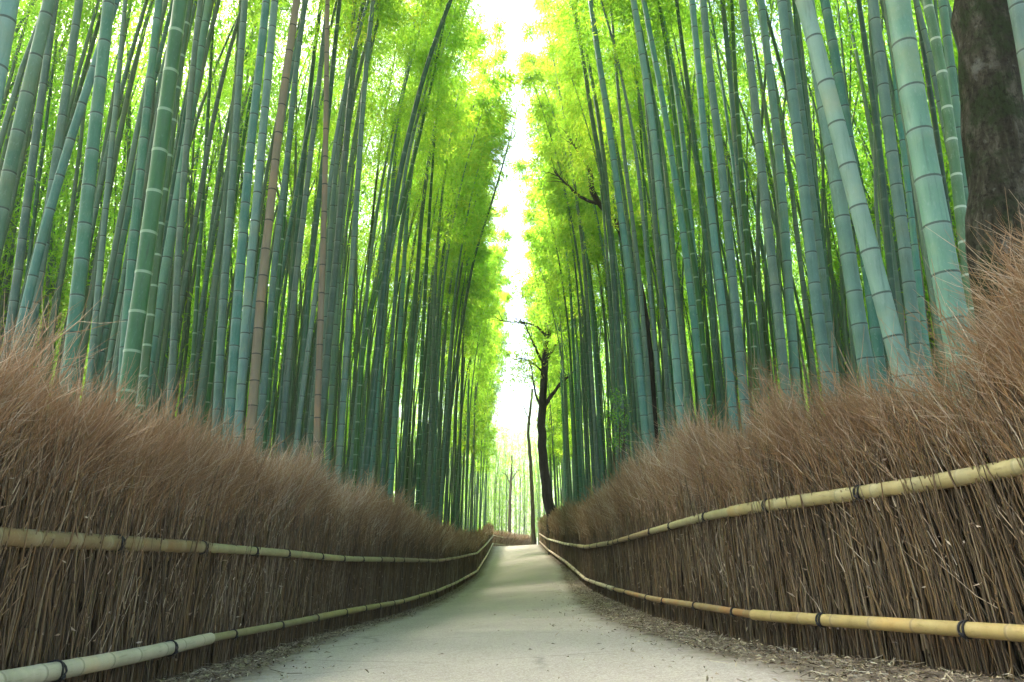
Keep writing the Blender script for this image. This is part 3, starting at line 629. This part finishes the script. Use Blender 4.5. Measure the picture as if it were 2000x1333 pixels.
# --- the near culms one can tell apart: points down the picture, width in px at mid height, colour, label
NEAR = [
 ([(18, 0), (-8, 150)], 44, 'pale', .12, 'pale bamboo cut by the top left corner of the photo'),
 ([(97, 0), (66, 130), (34, 257), (-5, 450), (-50, 690)], 30, 'grey', .115, 'grey green leaning bamboo, second from the left edge at the top'),
 ([(108, 0), (87, 147), (60, 347), (26, 604)], 19, 'grey', .10, 'grey green bamboo just right of and behind the thick one at the left edge'),
 ([(155, 0), (131, 173), (108, 330), (85, 500), (55, 680)], 21, 'grey', .11, 'grey green bamboo between the left edge culms and the diagonal one that crosses'),
 ([(226, 0), (173, 157), (142, 262), (105, 367), (73, 504), (40, 640)], 21, 'blue', .10, 'strongly slanting bamboo crossing in front of its upright neighbours at the left'),
 ([(213, 0), (202, 126), (189, 210), (173, 378), (157, 525), (142, 683)], 29, 'blue', .12, 'thick blue green bamboo behind the top of the slanting one at the left'),
 ([(121, 0), (95, 210), (68, 420), (45, 620)], 10, 'dark', .09, 'thin very dark bamboo in the gap near the left edge'),
 ([(245, 0), (231, 158), (210, 368), (189, 604)], 14, 'grey', .095, 'slim grey green bamboo right beside the thick blue green one'),
 ([(310, 0), (297, 116), (281, 263), (268, 400), (252, 557), (244, 683)], 20, 'blue', .11, 'blue green bamboo immediately left of the thick bright green one'),
 ([(352, 0), (338, 103), (323, 205), (294, 431), (268, 615), (254, 720)], 35, 'green', .135, 'thickest bright green bamboo with white node rings on the left'),
 ([(370, 0), (354, 95), (336, 252), (320, 368), (305, 499), (289, 657)], 19, 'green', .095, 'green bamboo half hidden behind the thickest bright green one'),
 ([(391, 0), (375, 131), (362, 315), (349, 473), (339, 683)], 16, 'grey', .10, 'grey green bamboo just right of the pair of bright green ones'),
 ([(420, 0), (407, 210), (391, 473), (378, 698)], 10, 'green', .085, 'thin dark green bamboo with pale rings alone in a bright leafy gap'),
 ([(478, 0), (462, 226), (449, 420), (436, 578), (428, 740)], 18, 'blue', .11, 'blue green bamboo, leftmost of the tight cluster beside the taller dead tan culm'),
 ([(520, 0), (507, 131), (491, 263), (473, 473), (457, 698)], 21, 'blue', .12, 'blue green bamboo in the middle of the cluster left of the dead tan culm'),
 ([(538, 0), (517, 226), (502, 394), (486, 557), (474, 720)], 20, 'pale', .12, 'pale blue green bamboo touching the left side of the dead tan culm'),
 ([(580, 0), (565, 105), (546, 236), (530, 394), (509, 578), (496, 760)], 20, 'tan', .12, 'thick dead tan brown bamboo, the larger one of the two tan culms at left'),
 ([(594, 0), (567, 263), (554, 420), (546, 525), (530, 698)], 13, 'green', .10, 'bright green ringed bamboo just right of the thick dead tan culm'),
 ([(588, 60), (575, 150), (562, 315), (543, 446), (524, 660)], 15, 'blue', .11, 'blue green bamboo squeezed between the tan culm and its green ringed neighbour'),
 ([(640, 0), (614, 236), (593, 420), (575, 567), (562, 720)], 14, 'grey', .11, 'grey green bamboo halfway between the two dead tan culms'),
 ([(640, 0), (635, 368), (630, 525), (623, 698), (618, 880)], 14, 'tan', .09, 'slim upright dead tan bamboo, the smaller one of the two tan culms at left'),
 ([(662, 0), (625, 368), (604, 525), (593, 683), (585, 800)], 14, 'dark', .11, 'dark olive bamboo crossing behind the slim dead tan culm'),
 ([(694, 0), (672, 210), (651, 368), (640, 560), (634, 700)], 13, 'grey', .11, 'grey bamboo immediately right of the slim dead tan culm'),
 ([(750, 0), (724, 86), (709, 169), (682, 338), (664, 469), (655, 640)], 12, 'grey', .11, 'grey bamboo leaning right over the middle of the left grove'),
 ([(880, 0), (840, 101), (810, 210), (776, 356), (757, 488), (735, 700)], 14, 'dark', .12, 'long dark bamboo leaning furthest out over the path from the left grove'),
 ([(860, 60), (825, 200), (799, 281), (784, 394), (761, 499), (742, 640)], 10, 'pale', .10, 'pale slim bamboo close beside the long dark one leaning over the path'),
 ([(725, 600), (712, 640), (704, 740), (694, 900)], 10, 'green', .10, 'dark green bamboo with white rings in the middle of the left grove'),
 ([(975, 345), (949, 431), (926, 499), (900, 640), (880, 800)], 8, 'dark', .11, 'thin dark bamboo bowing right into the bright gap above the path'),
 ([(828, 620), (822, 740), (818, 900), (815, 1000)], 9, 'green', .11, 'green ringed bamboo right in the dense far part of the left grove'),
 # right side
 ([(1084, 131), (1102, 225), (1117, 319), (1132, 431), (1140, 499), (1150, 640)], 9, 'grey', .10, 'thin bamboo arching left, nearest the bright gap at the top right of it'),
 ([(1117, 0), (1140, 112), (1155, 225), (1174, 319), (1185, 398), (1196, 499), (1210, 700)], 13, 'dark', .11, 'dark olive bamboo curving left, first large one right of the bright gap'),
 ([(1153, 0), (1166, 94), (1185, 210), (1200, 319), (1215, 431), (1232, 560), (1247, 700)], 17, 'blue', .12, 'blue green bamboo curving left, second large one right of the bright gap'),
 ([(1192, 0), (1200, 94), (1215, 262), (1230, 394), (1245, 499), (1262, 700)], 11, 'grey', .10, 'slim grey green bamboo between two wide blue green ones right of the gap'),
 ([(1237, 0), (1252, 94), (1267, 187), (1279, 281), (1288, 375), (1300, 487), (1312, 600), (1322, 720)], 18, 'blue', .12, 'left of two blue green bamboos above the tallest tuft of the right fence'),
 ([(1258, 0), (1271, 75), (1290, 160), (1310, 290), (1331, 420), (1347, 551), (1366, 720)], 16, 'blue', .115, 'right of two blue green bamboos above the tallest tuft of the right fence'),
 ([(1285, 0), (1302, 90), (1321, 263), (1337, 399), (1358, 525), (1376, 698)], 12, 'green', .10, 'plain green bamboo close right of the blue green pair'),
 ([(1321, 0), (1342, 158), (1358, 294), (1379, 473), (1397, 698)], 13, 'dark', .105, 'dark green bamboo left of two wide parallel blue green culms'),
 ([(1352, 0), (1366, 147), (1376, 278), (1395, 462), (1416, 630), (1428, 760)], 18, 'blue', .12, 'left one of two wide parallel blue green bamboos right of a dark green one'),
 ([(1373, 0), (1387, 158), (1408, 299), (1421, 441), (1437, 604), (1450, 740)], 20, 'blue', .125, 'blue green bamboo, right one of the two wide parallel culms'),
 ([(1429, 0), (1437, 184), (1452, 394), (1463, 541), (1476, 740)], 13, 'green', .10, 'upright deep green bamboo with pale rings between wide blue green culms on the right'),
 ([(1450, 0), (1468, 137), (1479, 242), (1494, 394), (1513, 551), (1530, 720)], 21, 'grey', .125, 'grey green bamboo directly right of the upright deep green ringed one'),
 ([(1486, 0), (1502, 137), (1521, 289), (1531, 431), (1542, 578), (1552, 740)], 20, 'grey', .12, 'grey green bamboo, second to the right of the deep green ringed one'),
 ([(1526, 0), (1536, 105), (1557, 263), (1578, 446), (1594, 604), (1612, 720)], 25, 'blue', .13, 'wide blue green bamboo just left of the dark green one beside the bent giant'),
 ([(1552, 0), (1565, 158), (1584, 326), (1605, 446), (1620, 600)], 14, 'dark', .10, 'dark green bamboo tucked against the left side of the bent pale giant'),
 ([(1570, 0), (1584, 47), (1610, 147), (1636, 242), (1662, 341), (1686, 446), (1715, 541), (1740, 640), (1766, 740)], 39, 'pale', .13, 'pale bamboo that leans and bends most across the right side of the photo'),
 ([(1610, 0), (1626, 84), (1641, 168), (1655, 260), (1668, 340), (1700, 560), (1720, 740)], 24, 'blue', .12, 'blue green bamboo behind the upper right side of the bent pale giant'),
 ([(1600, 150), (1626, 315), (1647, 420), (1662, 551), (1689, 698), (1700, 760)], 33, 'blue', .14, 'wide blue green bamboo crossing behind the lower part of the bent pale giant'),
 ([(1678, 0), (1694, 105), (1715, 263), (1726, 368), (1736, 499), (1752, 656)], 15, 'dark', .105, 'dark green bamboo in the leafy opening right of the bent pale giant'),
 ([(1704, 0), (1720, 142), (1736, 252), (1752, 389), (1773, 525), (1790, 698)], 27, 'grey', .13, 'grey green bamboo between the two thickest pale culms on the right'),
 ([(1728, 0), (1745, 105), (1760, 263), (1775, 368), (1795, 560)], 15, 'blue', .10, 'thin blue bamboo peeping out left of the thickest pale culm'),
 ([(1765, 226), (1773, 368), (1794, 499), (1812, 698)], 11, 'tan', .085, 'thin dead tan bamboo at the left foot of the thickest pale culm'),
 ([(1752, 0), (1767, 105), (1788, 226), (1809, 336), (1830, 452), (1851, 551), (1870, 660)], 56, 'pale', .165, 'thickest pale bamboo of all, left of the mossy tree trunk'),
 ([(1788, 0), (1809, 131), (1830, 263), (1851, 420), (1870, 560)], 14, 'dark', .10, 'dark bamboo between the thickest pale culm and the green ringed one by the trunk'),
 ([(1812, 0), (1825, 47), (1841, 152), (1857, 252), (1870, 357), (1880, 452), (1893, 560), (1905, 660)], 25, 'green2', .12, 'light green white ringed bamboo beside the mossy tree trunk'),
 ([(1841, 0), (1857, 126), (1870, 240), (1885, 380)], 22, 'blue', .115, 'blue green bamboo partly hidden behind the left edge of the mossy trunk'),
 ([(1980, -40), (2002, 60), (2018, 180), (2038, 320)], 42, 'pale', .13, 'pale green bamboo in the top right corner, right of the mossy trunk'),
]
M['green2'] = culm_mat('light_green_culm', (.05, .15, .08), (.08, .20, .11), (.5, .6, .5), .15, (.4, .5, .42), .0, .35, .8)
near_xy = []
for pts, wpx, mk, D, lab in NEAR:
    side = -1 if pts[-1][0] < 1000 else 1
    kx, ky = pts[-1]
    Y = D * 1420 / wpx
    # keep it behind the brush
    for _ in range(200):
        b0 = at(kx, min(ky + 120, 900), Y)
        if side * (b0[0] - fence_x(side, Y)) > .42: break
        Y *= 1.02
    scale_fix = 1.0
    Dm = wpx * Y / 1420
    P3 = np.array([at(a_, b2, Y) for a_, b2 in pts]); P3 = P3[np.argsort(P3[:, 2])]
    # down to the ground along the lowest segment, up along the highest
    g = float(ground_z(np.array(P3[0, 0]), np.array(Y)))
    s0 = (P3[1, 0] - P3[0, 0]) / (P3[1, 2] - P3[0, 2]); sT = (P3[-1, 0] - P3[-2, 0]) / (P3[-1, 2] - P3[-2, 2])
    s0 = np.clip(s0, -.35, .35)
    xb = P3[0, 0] - s0 * (P3[0, 2] - g) * .8; g = float(ground_z(np.array(xb), np.array(Y)))
    H = float(np.clip(Dm * 150, 15, 18)); zt = P3[-1, 2]
    zz = np.concatenate([[g], P3[:, 2], zt + np.array([1.5, 3.5, 6, 9, 14, 18])]); xx = np.concatenate([[xb], P3[:, 0], P3[-1, 0] + sT * np.array([1.4, 2.9, 4.2, 5.2, 6, 6]) + np.array([0, .05, .2, .5, 1.3, 2.2]) * (-side) * .5])
    dd = np.linspace(0, 1, 60); zq = g + dd * 19
    xq = np.interp(zq, zz, xx); kk = np.ones(5) / 5; xq = np.convolve(np.pad(xq, 2, 'reflect', reflect_type='odd'), kk, 'valid')
    ax = lambda h, xq=xq, zq=zq, xb=xb, g=g: np.stack([np.interp(h + g, zq, xq) - xb, 0 * h, h], -1)
    V, Q, A = culm_geo(ax, Dm * .94, H, 20 if wpx > 22 else 14, .21 if Dm > .12 else .2, .002, .40)
    root = bpy.data.objects.new('bamboo', mesh('culm', V, Q, M[mk], A)); COL.objects.link(root)
    root.location = (xb, Y, g - .03); tag(root, lab, 'bamboo', 'bamboo culms in the front rows behind the fences')
    vi = int(rng.integers(0, 5)); Hs = VAR[vi][0]; sc = H / Hs
    tip = ax(np.array([H]))[0]; mid = ax(np.array([H * .45]))[0]
    c = link('foliage', CR[vi], root); c.scale = (sc,) * 3
    az = 0 if side < 0 else math.pi
    tl = math.atan2(mid[0], mid[2]); c.rotation_euler = (Matrix.Rotation(tl, 3, 'Y') @ Matrix.Rotation(az, 3, 'Z')).to_euler()
    near_xy.append((xb, Y))
near_xy = np.array(near_xy)

rng = np.random.default_rng(5)
# --- the rows behind
def crosses_near(x, y):
    return ((near_xy[:, 0] - x) ** 2 + (near_xy[:, 1] - y) ** 2 < .35 ** 2).any()
cand = []
def sample(side, n, off0, off1, Y0, Y1, pw=1.0):
    out = []
    for _ in range(n * 30):
        if len(out) >= n: break
        y = Y0 + (Y1 - Y0) * rng.random() ** pw; off = off0 + (off1 - off0) * rng.random()
        x = float(fence_x(side, y)) + side * off
        if abs(x) > .76 * y + 1.0: continue
        if side > 0 and y < 40 and 1000 + x / y * 1500 < 1106: continue   # keep the view of the leaning tree open
        if any((x - a_) ** 2 + (y - b2) ** 2 < .42 ** 2 for a_, b2 in cand + out): continue
        if crosses_near(x, y): continue
        out.append((x, y))
    cand.extend(out); return out
groups = {}
for side in (-1, 1):
    groups[side, 'row'] = sample(side, 62, .55, 2.4, 10.5, 40, 1.15)
    groups[side, 'mid'] = sample(side, 42, 2.6, 7.5, 9.5, 34, 1.0)
    groups[side, 'far'] = sample(side, 18, .5, 2.2, 40, 62, 1.0)
KEYS = ['blue', 'grey', 'dark', 'green', 'tan']
sname = {-1: 'left', 1: 'right'}
for (side, kind), L_ in groups.items():
    for (x, y) in L_:
        mk = rng.choice(KEYS, p=[.46, .33, .10, .09, .02]); vi = int(rng.integers(0, 5)); sc = rng.uniform(.82, 1.12)
        toward = math.pi if side > 0 else 0
        az = toward + (rng.normal(0, .5) if kind != 'mid' else rng.uniform(-1.4, 1.4))
        tlt = (-side * abs(rng.normal(.018, .02)), rng.normal(0, .03))
        lab = {'row': f'slender bamboo in the crowded rows just behind the far stretch of the {sname[side]} fence',
               'mid': f'slender bamboo standing deep inside the {sname[side]} grove behind the front culms',
               'far': f'distant thin bamboo of the {sname[side]} grove near the crest of the path'}[kind]
        g = {'row': f'bamboos crowded along the {sname[side]} fence', 'mid': f'bamboos deep in the {sname[side]} grove', 'far': f'bamboos by the crest on the {sname[side]}'}[kind]
        if mk == 'tan': mk = 'grey'
        add_bamboo(x, y, vi, mk, sc, az, tlt, lab, g, low=(kind == 'far'))

rng = np.random.default_rng(8)
# --- the mass of culms beyond, too many and too thin to tell apart
TK = ([], [])
def thicket(pts, leafn=1250, LL=(.14, .28), WW=(.024, .05), low=.35):
    parts, leaves = TK
    for (x, y) in pts:
        H = rng.uniform(14, 18); D = rng.uniform(.07, .125); g = float(ground_z(np.array(x), np.array(y)))
        a_ = rng.uniform(0, 2 * np.pi); arch = rng.uniform(.8, 2.4)
        h = np.linspace(0, 1, 14) * H; f = np.clip((h / H - .35) / .65, 0, 1)
        P = np.stack([x + math.cos(a_) * arch * f ** 1.9 + rng.normal(0, .02) * h, y + math.sin(a_) * arch * f ** 1.9 + 0 * h, g + h], 1)
        V, Q = tubes(P[None], (D / 2 * np.interp(h / H, [0, .5, 1], [1, .8, .12]))[None], 6); parts.append((V, Q, {'node': np.repeat(h / .35, 6), 'tone': float(rng.random())}))
        if leafn < 9: continue
        hc = rng.uniform(low, 1, leafn // 9) ** .9
        C = np.stack([np.interp(hc * H, h, P[:, k]) for k in range(3)], 1) + rng.normal(0, .8, (len(hc), 3)) * [1, 1, .5]
        ci = np.repeat(np.arange(len(hc)), 9); n = len(ci)
        CC = C[ci] + rng.normal(0, .15, (n, 3))
        Vl, Ql = leaf_quads(CC, rng.normal(size=(n, 3)) + [0, 0, -.4], unit(n) * .7 + [0, 0, 1.], rng.uniform(*LL, n), rng.uniform(*WW, n))
        leaves.append((Vl, Ql, {'rnd': np.repeat(rng.random(n), 4)}))
def scatter(side, n, off0, off1, Y0, Y1, k=.8):
    out = []
    while len(out) < n:
        y = rng.uniform(Y0, Y1); x = float(fence_x(side, y)) + side * rng.uniform(off0, off1)
        if abs(x) < k * y + 2: out.append((x, y))
    return out
for sd_ in (-1, 1):
    thicket(scatter(sd_, 330, 6.5, 26, 12, 70), 1750, low=.34)
    thicket(scatter(sd_, 100, 9, 24, 7, 26, .95), 1500, low=.38)
    thicket(scatter(sd_, 50, 1.5, 8, 28, 66), 1100, low=.62)
    thicket(scatter(sd_, 200, 2.6, 13, 9, 58), 500, low=.62)
    thicket(scatter(sd_, 110, 3.0, 12, 8, 30, .85), 200, low=.65)
    thicket(scatter(sd_, 190, 24, 40, 14, 80, 1.0), 2200, (.25, .5), (.06, .12), low=.0)
# the grove goes on beside and behind the viewer on both sides and shades the near path
side_on = []
while len(side_on) < 90:
    y = rng.uniform(-12, 14); x = rng.choice([-1, 1]) * rng.uniform(4.5, 24)
    if abs(x) > .80 * max(y, 0) + 3.2: side_on.append((x, y))
thicket(side_on, 700, (.2, .4), (.04, .08), low=.45)
thicket([(rng.uniform(-12, 12), rng.uniform(84, 112)) for _ in range(260)] + [(s_ * rng.uniform(4.5, 14), rng.uniform(64, 84)) for s_ in (-1, 1) for _ in range(20)], 1400, low=.10)
thicket([(s_ * rng.uniform(13, 60), rng.uniform(86, 112)) for s_ in (-1, 1) for _ in range(120)], 1300, (.3, .6), (.08, .14), low=.0)
V, Q, A = merge(TK[0]); tko = link('distant_bamboo', mesh('distant_bamboo', V, Q, M['thicket'], A))
tag(tko, 'mass of thin green culms filling the depth of both groves and closing the view beyond the crest', 'bamboo grove', kind='stuff')
V, Q, A = merge(TK[1]); f = link('foliage', mesh('foliage', V, Q, M['leaf'], A, False), tko); f['kind'] = 'stuff'
del TK

rng = np.random.default_rng(3)
# ------------------------------------------------------------ trees
def limb(P, r0, r1, n=14, wob=.03):
    P = np.asarray(P, float); d = np.concatenate([[0], np.cumsum(np.linalg.norm(np.diff(P, axis=0), axis=1))]); s = np.linspace(0, d[-1], n)
    Q = np.stack([np.interp(s, d, P[:, k]) for k in range(3)], 1)
    kk = np.ones(3) / 3; Q2 = np.stack([np.convolve(np.pad(Q[:, c], 1, 'edge'), kk, 'valid') for c in range(3)], 1); Q2[0], Q2[-1] = Q[0], Q[-1]
    Q2[1:-1] += rng.normal(0, wob, (n - 2, 3))
    return Q2, np.linspace(r0, r1, n)
def tree(name, label, Y, trunk, r0, r1, limbs, crown, bark_key, leafkey='treeleaf', LL=(.08, .16), WW=(.04, .08)):
    """trunk / limbs as picture points on the plane at depth Y (limbs also get a depth swing)"""
    P = np.array([at(a_, b2, Y) for a_, b2 in trunk]); P = P[np.argsort(P[:, 2])]
    g = float(ground_z(np.array(P[0, 0]), np.array(Y)))
    P = np.vstack([[P[0, 0], Y, g - .1], P]); o0 = np.array([P[0, 0], Y, g])
    Pt, rt = limb(P, r0, r1, 34, r0 * .06)
    V, Q = tubes(Pt[None], (rt * (1 + .35 * np.exp(-np.linspace(0, 34, 34) / 1.5)))[None], 18, (1, .1, 0))
    V = V + (np.sin(V[:, 2:3] * 5 + np.arctan2(V[:, 1:2] - Y, V[:, 0:1] - P[0, 0]) * 3) * r0 * .05)
    root = link(name, mesh('trunk', V - o0, Q, M[bark_key])); root.location = o0; tag(root, label, 'tree')
    ends = []
    for pts, a0, a1, dy in limbs:
        PL_ = np.array([at(a_, b2, Y) for a_, b2 in pts]); PL_[:, 1] += np.linspace(0, dy, len(pts))
        Pl, rl = limb(PL_, a0, a1, 14, a0 * .12)
        parts = [(*tubes(Pl[None], rl[None], 8), {})]
        # twigs
        k = rng.integers(5, 14, 10); st = Pl[k]; d = unit(10) + [0, 0, .4] + (Pl[-1] - Pl[0]) / (np.linalg.norm(Pl[-1] - Pl[0]) + 1e-6) * .8
        l_ = np.linalg.norm(Pl[-1] - Pl[0]) * rng.uniform(.15, .4, 10)
        Pw = np.stack([st, st + d * l_[:, None] * .3 + unit(10) * .04, st + d * l_[:, None] * .6], 1)
        parts.append((*tubes(Pw, np.array([.3, .2, .08])[None] * a0, 5), {}))
        V, Q, A = merge(parts); link('branch', mesh('branch', V - o0, Q, M[bark_key]), root)
        ends += [Pl[-1], Pl[10]] + list(Pw[:, -1])
    if crown:
        parts = []
        cl = []
        for (px, py, rad, n) in crown:
            c = at(px, py, Y); cl.append((c, rad, n))
        C = np.concatenate([c + (unit(n) * (rng.random((n, 1)) ** .5)) * rad * [1, 1, .75] for c, rad, n in cl])
        ci = np.repeat(np.arange(len(C)), 14); n = len(ci); CC = C[ci] + rng.normal(0, .14, (n, 3))
        V, Q = leaf_quads(CC, rng.normal(size=(n, 3)), unit(n) * .8 + [0, 0, 1.], rng.uniform(*LL, n), rng.uniform(*WW, n))
        link('crown', mesh('crown', V - o0, Q, M[leafkey], {'rnd': np.repeat(rng.random(n), 4)}, False), root)
    return root
tree('leaning_tree', 'dark bare trunked tree with crooked limbs behind the fence where the path narrows', 38,
     [(1084, 1040), (1072, 990), (1062, 920), (1058, 850), (1061, 760), (1066, 700), (1070, 650), (1074, 560), (1068, 480)], .28, .10,
     [([(1058, 800), (1046, 770), (1040, 730), (1036, 700)], 0.065, 0.022, .4), ([(1062, 715), (1045, 680), (1030, 650), (1022, 630)], 0.072, 0.022, -.4),
      ([(1068, 660), (1050, 635), (1020, 627), (990, 625), (965, 615)], 0.072, 0.017, .5), ([(1064, 792), (1080, 768), (1096, 744), (1112, 734), (1130, 712)], .12, .03, .6),
      ([(1070, 700), (1086, 675), (1104, 640), (1112, 600)], .08, .02, -.5), ([(1072, 655), (1085, 600), (1105, 560), (1122, 530)], 0.087, 0.029, .4),
      ([(1070, 640), (1060, 590), (1045, 540), (1038, 500)], 0.072, 0.017, -.3),
      ([(1070, 600), (1055, 560), (1050, 500), (1052, 440)], .07, .015, -.6), ([(1072, 560), (1090, 500), (1100, 430)], .07, .02, -.5), ([(1062, 730), (1045, 715), (1020, 705), (1000, 712)], .05, .015, -.8)],
     [(1022, 708, 1.5, 50), (1000, 724, 1.4, 34), (1045, 690, 1.3, 40), (1018, 742, .9, 18), (1035, 640, 1.2, 22), (1060, 640, 1.3, 40), (1045, 550, 1.6, 80), (1085, 500, 2.0, 80), (1105, 600, 1.4, 50), (1125, 660, 1.2, 40), (1025, 580, 1.0, 30)], 'darkbark', 'leaf', (.10, .20), (.04, .08))
tree('brown_tree', 'slim olive brown trunk standing at the right edge of the crest', 59,
     [(1042, 1058), (1040, 980), (1036, 900), (1031, 840), (1036, 800), (1040, 760)], .17, .09, [([(1036, 830), (1026, 800), (1018, 780)], .05, .02, .5)],
     [(1036, 740, 2.2, 60)], 'brownbark', 'leaf', (.12, .22), (.03, .05))
tree('distant_tree', 'small distant tree with a thin trunk beyond the crest of the path', 82,
     [(995, 1046), (996, 980), (999, 920), (1000, 890)], .22, .08, [([(998, 940), (1010, 920), (1022, 915)], .07, .03, .5), ([(998, 950), (990, 930), (982, 925)], .07, .03, -.5)],
     [(1000, 905, .9, 16), (1018, 920, .9, 16), (1010, 960, .8, 10), (990, 930, .8, 12)], 'brownbark', 'leaf', (.14, .26), (.04, .07))
tree('forked_tree', 'black forked branching tree hidden among the bamboo right of the gap', 19,
     [(1275, 760), (1262, 640), (1245, 540), (1222, 470), (1200, 430), (1165, 395), (1150, 360), (1154, 330)], .17, .07,
     [([(1165, 398), (1140, 385), (1115, 360), (1100, 340), (1085, 318)], .05, .02, .5), ([(1157, 350), (1145, 325), (1125, 300), (1112, 285)], .05, .015, -.3)],
     None, 'darkbark')
tree('mossy_tree', 'massive mossy brown tree trunk at the upper right edge', 5.2,
     [(1990, 700), (1966, 560), (1955, 450), (1948, 300), (1935, 180), (1926, 60), (1918, -60), (1905, -300), (1890, -600)], .24, .20,
     [([(1915, -120), (1990, -300), (2100, -480)], .10, .04, .8), ([(1905, -300), (1820, -480), (1700, -620)], .09, .03, .9)],
     [(1800, -700, 1.4, 60), (2000, -700, 1.4, 60)], 'bark')

# small green shrub between the culms behind the right fence
sx = at(1205, 820, 13)
P = sx + unit(70) * [.16, .16, .5]; C = np.repeat(P, 10, 0) + rng.normal(0, .05, (700, 3))
g = float(ground_z(np.array(sx[0]), np.array(13.)))
V, Q = leaf_quads(C, rng.normal(size=(700, 3)), unit(700) + [0, 0, 1.], rng.uniform(.03, .06, 700), rng.uniform(.015, .03, 700))
st = link('shrub', mesh('stem', *tubes(np.stack([np.tile([sx[0], 13, g - .03], (5, 1)), np.tile([sx[0], 13, (g + sx[2]) / 2], (5, 1)) + rng.normal(0, .05, (5, 3)), P[:5]], 1), .008, 5), M['brownbark']))
tag(st, 'small leafy green shrub among the bamboo feet behind the right fence', 'shrub')
link('foliage', mesh('foliage', V, Q, M['treeleaf'], {'rnd': rng.random(len(V))}, False), st)

# ------------------------------------------------------------ the low fence that crosses beyond the crest, where the path turns
root = bpy.data.objects.new('brushwood_fence', None); COL.objects.link(root); tag(root, 'low distant brushwood fence crossing the view beyond the crest of the path', 'fence')
A0, A1 = at(958, 1062, 66), at(1040, 1070, 80); U0, U1 = at(962, 1046, 66), at(1036, 1060, 80)
n = 2600; f = rng.random(n); B = A0 + (A1 - A0) * f[:, None]; B = B + rng.normal(0, .12, (n, 3)) * [0, 1, 0]; ln = rng.uniform(.9, 1.7, n)
B[:, 2] -= .5
P = np.stack([B, B + np.stack([rng.normal(.02, .05, n), rng.normal(0, .05, n), ln * .7], 1), B + np.stack([rng.normal(.12, .16, n), rng.normal(0, .1, n), ln], 1)], 1)
V, Q = tubes(P, np.array([.02, .018, .008])[None] * np.ones((n, 1)), 3); link('brush_stalks', mesh('brush_stalks', V, Q, M['spray'], {'rnd': np.repeat(rng.random(n), 9)}), root)
for a_, b2 in ((A0, A1), (U0, U1)):
    P = np.linspace(a_, b2, 10) + [0, -.25, 0]; V, Q, A = pole_geo(P, .05, .05, .6, 8); link('rail', mesh('rail', V, Q, M['railpale'], A), root)

# ------------------------------------------------------------ hazy air
hv = np.array([(x, y, z) for x in (-1000, 1000) for y in (-1000, 1300) for z in (-3, 32)], float)
hq = np.array([[0, 1, 3, 2], [4, 6, 7, 5], [0, 4, 5, 1], [2, 3, 7, 6], [0, 2, 6, 4], [1, 5, 7, 3]])
hm = bpy.data.materials.new('haze'); hm.use_nodes = True; ht = hm.node_tree; ht.nodes.clear()
ho = ht.nodes.new('ShaderNodeOutputMaterial'); hp = ht.nodes.new('ShaderNodeVolumePrincipled'); hp.inputs['Density'].default_value = .0012
hp.inputs['Color'].default_value = (.95, 1, .85, 1); hp.inputs['Anisotropy'].default_value = .3; ht.links.new(hp.outputs[0], ho.inputs['Volume'])
tag(link('haze', mesh('haze', hv, hq, hm, None, False)), kind='stuff')
